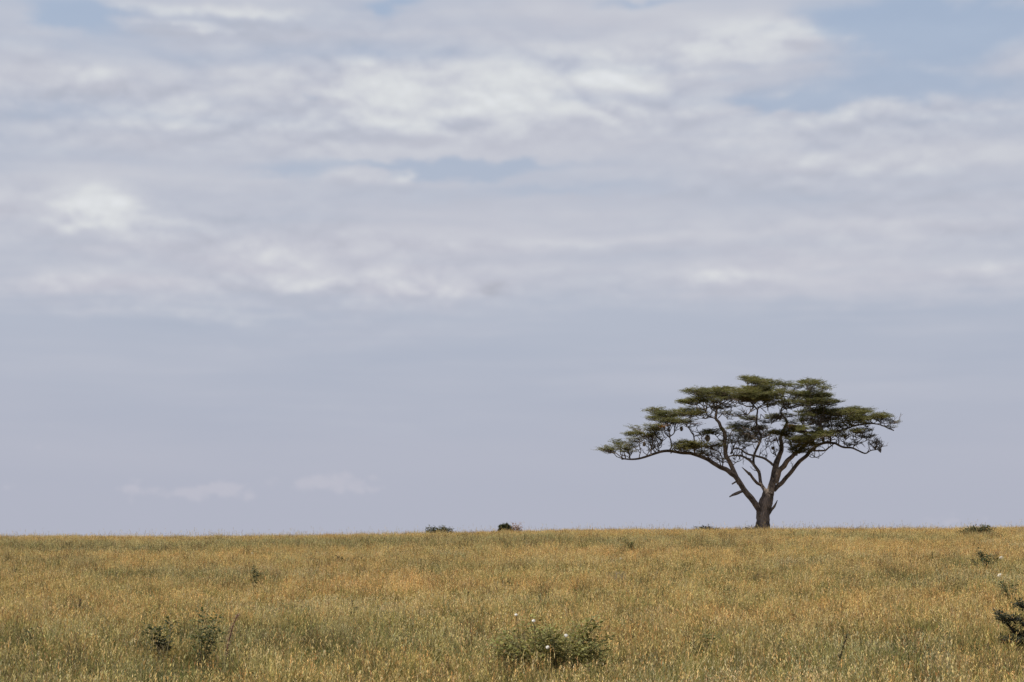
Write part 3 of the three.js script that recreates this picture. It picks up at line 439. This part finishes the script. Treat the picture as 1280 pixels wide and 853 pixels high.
{ // round tuft and the dark shrub at the edge
  const o = thing('round_bush', 'small rounded olive bush alone in the near grass', 'bush', onGround(1190, 816)); shrub(o, { w: 0.42, h: 0.46, leaves: 700, leafSize: 0.05, col: [0.07, 0.075, 0.03], seed: 71, stems: 6 });
  const g = onGround(1296, 826), t = thing('thorn_shrub', 'dark thorny shrub with layered horizontal branches in the grass', 'shrub', g), rnd = makeRandom(72);
  const boughs = [[[1294, 822], [1285, 800], [1268, 790], [1246, 764]], [[1294, 818], [1288, 790], [1274, 774], [1258, 776], [1250, 772]], [[1294, 818], [1286, 806], [1270, 801], [1250, 800]], [[1294, 815], [1300, 780], [1284, 762], [1270, 754]], [[1296, 815], [1310, 790], [1322, 770]], [[1296, 815], [1312, 800], [1335, 795]]];
  boughs.forEach((b, k) => {
    const pts = b.map(([x, y], n) => at(x, y, -g.z - (k % 3 - 1) * 0.25 * n / 3).sub(g)), s = new Soup(); s.rod(pts, 0.045, 0.016, [0.045, 0.038, 0.032], 6); part('bough', s.geometry(), stemMaterial, t);
    const lf = new Soup(); for (let n = 0; n < 620; n++) { const f = rnd() * (pts.length - 1), i = Math.min(pts.length - 2, Math.floor(f)); if (f < 0.9) continue; const p = pts[i].clone().lerp(pts[i + 1], f - i).add(vec((rnd() - 0.5) * 0.18, (rnd() - 0.35) * 0.13, (rnd() - 0.5) * 0.3)), d = vec(rnd() - 0.5, (rnd() - 0.5) * 0.5, rnd() - 0.5).normalize(); lf.leaf(p, d, vec(-d.z, 0.1, d.x).normalize(), vec(0, 1, 0), 0.05 + rnd() * 0.04, 0.035, tint([0.042, 0.048, 0.024], rnd, 0.3)); }
    part('foliage', lf.geometry(), leafMaterial, t, 'stuff');
  });
}
{ // reddish dry flower stalk with pale tufts
  const g = onGround(279, 848), o = thing('dry_flower_stalk', 'leaning reddish dry flower stalk fringed with pale tufts', 'plant', g), rnd = makeRandom(81), s = new Soup(), f = new Soup();
  const pts = [[279, 850], [282, 822], [286, 800], [291, 783], [297, 768]].map(([x, y]) => at(x, y, -g.z).sub(g)); pts[0].y = -0.03; s.rod(pts, 0.016, 0.008, [0.16, 0.085, 0.065], 5); part('stem', s.geometry(), stemMaterial, o);
  for (let k = 0; k < 420; k++) { const t = 1 + rnd() * 3, i = Math.min(3, Math.floor(t)), p = pts[i].clone().lerp(pts[i + 1], t - i), a = rnd() * Math.PI * 2, d = vec(Math.cos(a), (rnd() - 0.3) * 0.9, Math.sin(a)).normalize(); f.leaf(p.addScaledVector(d, rnd() * 0.04), d, vec(-d.z, 0, d.x), vec(0, 1, 0), 0.03 + rnd() * 0.05, 0.012, tint(rnd() < 0.5 ? [0.42, 0.30, 0.22] : [0.24, 0.13, 0.09], rnd, 0.25)); }
  part('tufts', f.geometry(), grassMaterial, o, 'stuff');
}
function driedWeed(px, py, h, lean, label, seed, col = [0.06, 0.055, 0.035]) {
  const o = thing('seed_stalk', label, 'plant', onGround(px, py), 'dark weed stalks in the grass'), rnd = makeRandom(seed), s = new Soup(), f = new Soup(), pts = [];
  for (let k = 0; k <= 5; k++) pts.push(vec(lean * h * (k / 5) + (rnd() - 0.5) * 0.02, h * k / 5 - (k ? 0 : 0.03), (rnd() - 0.5) * 0.04));
  s.rod(pts, 0.012, 0.006, col, 4); part('stem', s.geometry(), stemMaterial, o);
  for (let k = 0; k < 130; k++) { const t = 2 + rnd() * 3, i = Math.min(4, Math.floor(t)), p = pts[i].clone().lerp(pts[i + 1], t - i), a = rnd() * Math.PI * 2, d = vec(Math.cos(a), rnd() * 0.8, Math.sin(a)).normalize(); f.leaf(p, d, vec(-d.z, 0, d.x), vec(0, 1, 0), 0.035 + rnd() * 0.05, 0.022, tint(col, rnd, 0.3)); }
  part('leaves', f.geometry(), leafMaterial, o, 'stuff');
}
driedWeed(1043, 852, 0.75, 0.30, 'dark leaning weed stalk in the near grass below the tree', 91);
driedWeed(1025, 812, 0.5, -0.1, 'short dark weed stalk behind the leaning dark stalk', 92);
driedWeed(433, 780, 0.55, 0.25, 'dark weed stalk beside the small olive weed', 93);
driedWeed(525, 724, 0.7, 0.05, 'dark weed stalk on the golden slope below the low dark mound', 94);
driedWeed(580, 764, 0.5, 0.2, 'dark weed stalk uphill of the white flowers of the shrub', 95);
driedWeed(655, 689, 0.8, 0.05, 'thin dark weed stalk high on the slope below the horizon bush', 96, [0.08, 0.085, 0.04]);
driedWeed(700, 692, 0.9, -0.05, 'green weed stalk high on the slope, second from the horizon bush', 97, [0.09, 0.10, 0.04]);
driedWeed(96, 782, 0.6, 0.1, 'brownish weed stalk standing alone in the left meadow', 98, [0.10, 0.075, 0.045]);
driedWeed(1166, 720, 0.8, 0.02, 'thin weed stalk just left of the spreading dark weed', 99, [0.09, 0.09, 0.04]);
function wildflower(px, py, bloomY, r, label, seed) {
  const g = onGround(px, py), o = thing('white_flower', label, 'flower', g, 'white wildflowers'), s = new Soup(), p = at(px, bloomY, -g.z).sub(g);
  s.rod([vec(0, -0.03, 0), vec(0.02, p.y * 0.5, 0), p], 0.007, 0.004, [0.12, 0.13, 0.05], 4); part('stem', s.geometry(), stemMaterial, o); bloom(o, p, r, seed);
}
wildflower(1250, 736, 720, 0.07, 'white wildflower on the slope, lower of two by the spreading weed', 101);
wildflower(1252, 713, 698, 0.075, 'white wildflower on the slope, upper of two by the spreading weed', 102);
wildflower(315, 703, 693, 0.07, 'single small white wildflower high on the left slope', 103);
wildflower(776, 711, 699, 0.055, 'tiny white wildflower on the slope left of the tree', 104);
wildflower(1140, 698, 687, 0.05, 'tiny white wildflower on the slope right of the tree', 105);

// bushes along the crest
function crestBush(name, label, px, depth, w, h, sink, seed, col, extra = {}) { const o = thing(name, label, 'bush', standing(px, depth).add(vec(0, -sink, 0)), 'bushes along the crest'); shrub(o, { w, h, leaves: 9000, leafSize: 0.13, col, seed, stems: 10, drop: 0.0, ...extra }); return o; }
crestBush('horizon_bush', 'low dark mounded bush on the skyline with tapering sides', 549, 115, 2.5, 1.22, 0, 111, [0.085, 0.085, 0.04], { depth: 1.6, drop: -0.55 });
crestBush('horizon_bush', 'upright dark bush on the skyline beside a pinkish dry shrub', 631, 114, 1.0, 1.28, 0, 112, [0.075, 0.08, 0.034], { stems: 12 });
crestBush('horizon_bush', 'wide low dark bush on the slope right of the tree', 1222, 92, 2.6, 0.96, 0, 113, [0.085, 0.095, 0.04], { depth: 1.5, drop: -0.55 });
crestBush('horizon_bush', 'faint low dark bush on the skyline left of the tree trunk', 884, 116, 2.4, 0.95, 0, 114, [0.09, 0.085, 0.05], { drop: -0.55 });
crestBush('dry_shrub', 'pinkish dry shrub on the skyline against an upright dark bush', 646, 114.2, 0.9, 1.4, 0, 115, [0.33, 0.20, 0.13], { leaves: 420, stemCol: [0.25, 0.16, 0.12] });
crestBush('dry_shrub', 'thin grey twiggy shrub at the foot of the tree trunk', 938, 113.4, 1.1, 1.0, 0, 116, [0.12, 0.10, 0.07], { leaves: 220, stems: 16 });
{ const o = thing('dry_shrub', 'grey leafless dry shrub halfway up the slope', 'bush', onGround(772, 736), null); shrub(o, { w: 1.0, h: 0.62, leaves: 260, leafSize: 0.05, col: [0.24, 0.20, 0.14], seed: 117, stems: 26, stemCol: [0.24, 0.19, 0.14] }); }
console.log('shrubs built');

// ---------------------------------------------------------------- grass
// one clump of grass: blades, culms with seed heads
function clump(seed, { blades, height, spread, width, cols, culms = 0, culmHeight = 0.6, headCols = [[0.4, 0.24, 0.09]], culmCols = cols, headSize = 0.05, droop = 0.5, broad = 0 }) {
  const rnd = makeRandom(seed), s = new Soup(), pick = (a) => tint(a[Math.floor(rnd() * a.length)], rnd, 0.25);
  for (let k = 0; k < blades; k++) {
    const a = rnd() * 6.283, q = Math.sqrt(rnd()) * spread, x = Math.cos(a) * q, z = Math.sin(a) * q, h = height * (0.55 + rnd() * 0.6), l = a + (rnd() - 0.5) * 2.2, out = h * droop * (0.2 + rnd() * 0.9), f = rnd() * 6.283, w = width * (0.6 + rnd() * 0.7), col = pick(cols);
    const ux = Math.cos(f) * w * 0.5, uz = Math.sin(f) * w * 0.5, p = [];
    for (const [t, b, m] of [[0, 0, 1], [0.6, 0.3, 0.85]]) { const cx = x + Math.cos(l) * out * b, cz = z + Math.sin(l) * out * b; p.push(s.v(cx - ux * m, h * t, cz - uz * m, col), s.v(cx + ux * m, h * t, cz + uz * m, col)); }
    const tip = s.v(x + Math.cos(l) * out, h * (1 - droop * 0.18 * rnd()), z + Math.sin(l) * out, col);
    s.i.push(p[0], p[1], p[2], p[1], p[3], p[2], p[2], p[3], tip);
  }
  for (let k = 0; k < culms; k++) {
    const a = rnd() * 6.283, q = Math.sqrt(rnd()) * spread, l = a + (rnd() - 0.5), h = culmHeight * (0.7 + rnd() * 0.5), out = h * (0.08 + rnd() * 0.28), x = Math.cos(a) * q, z = Math.sin(a) * q, top = vec(x + Math.cos(l) * out, h, z + Math.sin(l) * out), col = pick(culmCols), f = rnd() * 6.283, w = 0.004, hc = pick(headCols);
    const b0 = s.v(x - Math.cos(f) * w, 0, z - Math.sin(f) * w, col), b1 = s.v(x + Math.cos(f) * w, 0, z + Math.sin(f) * w, col), t0 = s.v(top.x, top.y, top.z, col); s.i.push(b0, b1, t0);
    for (let n = 0; n < 4; n++) { const e = rnd() * 6.283, d = vec(Math.cos(e) * 0.4, 0.95 - rnd() * 0.7, Math.sin(e) * 0.4).normalize(); s.leaf(vec(top.x, top.y - n * headSize * 0.8, top.z), d, vec(-d.z, 0.2, d.x).normalize(), vec(0, 1, 0), headSize * (0.9 + rnd() * 0.8), headSize * 0.30, tint(hc, rnd, 0.2)); }
  }
  for (let k = 0; k < broad; k++) { const a = rnd() * 6.283, q = Math.sqrt(rnd()) * spread, d = vec(Math.cos(a), (rnd() - 0.2), Math.sin(a)).normalize(), z = 0.05 + rnd() * 0.04; s.leaf(vec(Math.cos(a) * q, height * (0.2 + rnd() * 0.9), Math.sin(a) * q), d, vec(-d.z, (rnd() - 0.5), d.x).normalize(), vec(0, 1, 0), z, z * 0.5, pick(cols)); }
  return s.geometry();
}
const STRAW = [0.54, 0.42, 0.165], GOLD = [0.59, 0.415, 0.155], TAN = [0.62, 0.455, 0.22], RUST = [0.44, 0.245, 0.085], OLIVE = [0.310, 0.28, 0.082], GRASSGREEN = [0.165, 0.176, 0.050], PALE = [0.58, 0.48, 0.24], GREY = [0.30, 0.285, 0.17], WEED = [0.085, 0.094, 0.034];
const KINDS = [
  ['golden seeded oat grass across the savanna slope', [1, 2, 3].map((n) => clump(200 + n, { blades: 30, height: 0.42, spread: 0.20, width: 0.011, cols: [OLIVE, STRAW, STRAW, OLIVE, PALE], culms: 11, culmHeight: 0.56, headCols: [GOLD, TAN, STRAW, STRAW, GOLD, TAN, RUST], headSize: 0.052, droop: 0.3 }))],
  ['olive green bladed grass between the golden tufts', [1, 2].map((n) => clump(220 + n, { blades: 46, height: 0.44, spread: 0.20, width: 0.012, cols: [OLIVE, GRASSGREEN, OLIVE, STRAW], culms: 4, culmHeight: 0.52, headCols: [STRAW, GOLD], droop: 0.3 }))],
  ['pale dry straw grass with thin leaning stems', [1, 2].map((n) => clump(240 + n, { blades: 30, height: 0.50, spread: 0.20, width: 0.009, cols: [STRAW, PALE, OLIVE], culms: 12, culmHeight: 0.66, headCols: [PALE, STRAW], headSize: 0.045, droop: 0.5 }))],
  ['grey green feathery grass in loose patches', [1].map((n) => clump(260 + n, { blades: 50, height: 0.42, spread: 0.24, width: 0.010, cols: [GREY, OLIVE, GREY], culms: 5, culmHeight: 0.5, headCols: [PALE, GREY], droop: 0.6 }))],
  ['small broad leaved herbs mixed into the grass', [1, 2].map((n) => clump(280 + n, { blades: 14, height: 0.42, spread: 0.17, width: 0.012, cols: [WEED, GRASSGREEN, WEED], culms: 3, culmHeight: 0.5, headCols: [RUST, WEED], broad: 40 }))],
  ['dark upright grass stems standing in narrow tufts', [1, 2].map((n) => clump(300 + n, { blades: 24, height: 0.56, spread: 0.10, width: 0.012, cols: [WEED, OLIVE, [0.13, 0.105, 0.05]], culms: 6, culmHeight: 0.66, headCols: [RUST, [0.17, 0.12, 0.06]], droop: 0.22 }))],
  ['tall single seed stems rising above the grass', [1, 2].map((n) => clump(320 + n, { blades: 5, height: 0.5, spread: 0.12, width: 0.010, cols: [OLIVE, STRAW], culms: 4, culmHeight: 0.86, headCols: [STRAW, RUST, [0.25, 0.18, 0.09]], headSize: 0.06, droop: 0.5 }))],
  ['long arching straw and olive blades of grass', [1, 2, 3].map((n) => clump(340 + n, { blades: 30, height: 0.60, spread: 0.15, width: 0.016, cols: n === 1 ? [STRAW, PALE, OLIVE] : n === 2 ? [OLIVE, STRAW, GRASSGREEN] : [OLIVE, GRASSGREEN, [0.22, 0.20, 0.07]], culms: 2, culmHeight: 0.6, headCols: [TAN, STRAW], headSize: 0.05, droop: 0.5 }))],
];
{
  const rnd = makeRandom(909), lists = KINDS.map(([, g]) => g.map(() => ({ m: [], c: [] })));
  const m4 = new THREE.Matrix4(), q = new THREE.Quaternion(), e = new THREE.Euler();
  const CLEAR = [];
  for (const [px, py, w] of [[697, 856, 1.15], [204, 846, 0.5], [248, 850, 0.5], [1190, 816, 0.35], [1290, 826, 0.9], [1226, 722, 0.6], [279, 848, 0.3], [430, 712, 0.9], [772, 736, 0.6]]) { const g = onGround(px, py); CLEAR.push([g.x, g.z + 0.7, w, 1.3]); }
  const dip = (x, z, cx, cd, rx, rd) => Math.exp(-(((x - cx) / rx) ** 2) - (((-z - cd) / rd) ** 2));
  // which grass grows where: broad patches, longer across the slope, broken up by finer ones
  const kindAt = (x, z) => {
    const a = fbm(x * 0.055, 3.3, z * 0.075, 3), b = fbm(x * 0.10 + 40, 8.1, z * 0.12, 3), c = fbm(x * 0.28, 1.7, z * 0.30 + 9, 2);
    const band = dip(x, z, -26, 84, 16, 5) * 1.0 + dip(x, z, -2, 90, 12, 5) * 0.45 + dip(x, z, 26, 92, 20, 6) * 0.15;
    const green = 0.03 + a * 1.9 + c * 2.0 + band - 0.04 * (1 - smooth(30, 50, -z)) - 0.10 * smooth(46, 60, -z) - 0.55 * smooth(90, 101, -z), r = rnd(), g = clamp(green + 0.1, 0, 0.6);
    let kind = r < 0.12 ? 2 : r < 0.175 + g * 0.16 ? 4 : r < 0.27 + g * 0.34 ? 5 : (rnd() - 0.5) * 0.55 < green ? 1 : 0;
    if (b + c * 0.4 > 0.24 && rnd() < 0.5) kind = 3;
    if (b < -0.25 && rnd() < 0.3) kind = 2;
    const long = 0.14 + 0.40 * (1 - smooth(34, 66, -z)); if ((kind === 0 || kind === 1) && rnd() < long) kind = 7;
    return [kind, a, c, Math.max(green, 0) > 0 ? Math.min(green, 0.6) : Math.max(green, -0.5) * 0.55];
  };
  const put = (x, z, kind, tall, wide, t, lean = 0, g = 0) => {
    if (CLEAR.some(([cx, cz, rx, rz]) => ((x - cx) / rx) ** 2 + ((z - cz) / rz) ** 2 < 1) && rnd() < 0.82) return;   // little grass comes up through a shrub
    const L = lists[kind][Math.floor(rnd() * KINDS[kind][1].length)];
    e.set((rnd() - 0.5) * 0.24, rnd() * 6.283, (rnd() - 0.5) * 0.24 + lean); q.setFromEuler(e);
    m4.compose(vec(x, groundY(x, z) - 0.02, z), q, vec(wide, tall, wide)); L.m.push(...m4.elements);
    const red = 1 + fbm(x * 0.12 + 7, 2.2, z * 0.16, 2) * 0.14; L.c.push(t * red * (1 - 0.30 * g), t * (1 - 0.18 * g), t * (0.92 + rnd() * 0.16) * (1 - 0.16 * g));   // greener sorts of grass are duller
  };
  for (let d = 13; d < 136; d += 0.5) {
    const half = d * 0.345 + 3, area = 0.5 * 2 * half, thin = d < 126 ? 1 : 0.5;
    for (let k = 0; k < area * 9.5 * thin; k++) {               // low sward
      const z = -(d + rnd() * 0.5), x = (rnd() * 2 - 1) * half, [kind, a, c, g] = kindAt(x, z);
      put(x, z, kind, clamp(0.66 + a * 0.3 + rnd() * 0.3, 0.4, 1), 0.9 + rnd() * 0.4, 0.84 + rnd() * 0.28 + c * 0.2, 0, g);
    }
    for (let k = 0; k < area * 0.7 * thin * (d > 100 ? 0.3 : 1); k++) { const z = -(d + rnd() * 0.5), x = (rnd() * 2 - 1) * half; put(x, z, 6, 0.75 + rnd() * 0.4, 1, 0.7 + rnd() * 0.4, (rnd() - 0.5) * 0.4); }
    for (let k = 0; k < area * 1.75 * thin; k++) {              // tussocks
      const z = -(d + rnd() * 0.5), x = (rnd() * 2 - 1) * half, [kind, a, c, g] = kindAt(x, z), big = rnd(), n = 4 + Math.round(big * 7), rad = 0.10 + big * 0.20, t0 = 0.72 + rnd() * 0.54 + c * 0.2, h0 = 0.8 + a * 0.25 + big * 0.25 + rnd() * 0.15, lean = (rnd() - 0.5) * 0.25;
      for (let m = 0; m < n; m++) { const an = rnd() * 6.283, qq = Math.sqrt(rnd()), f = qq * rad; put(x + Math.cos(an) * f, z + Math.sin(an) * f, rnd() < 0.85 ? kind : kindAt(x, z)[0], Math.min(1.3, h0 * (1.05 - 0.25 * qq)), 0.6 + rnd() * 0.35, t0 * (0.92 + rnd() * 0.16), lean, g); }
    }
  }
  KINDS.forEach(([label, geos], k) => geos.forEach((g, v) => {
    const L = lists[k][v], n = L.m.length / 16; if (!n) return;
    const im = new THREE.InstancedMesh(g, grassMaterial, n); im.instanceMatrix.array.set(L.m); im.instanceColor = new THREE.InstancedBufferAttribute(new Float32Array(L.c), 3);
    im.name = numbered('grass'); im.userData = { label, category: 'grass', kind: 'stuff' }; im.castShadow = im.receiveShadow = true; im.frustumCulled = false; scene.add(im);
    console.log(label, n);
  }));
}
renderer.render(scene, camera);
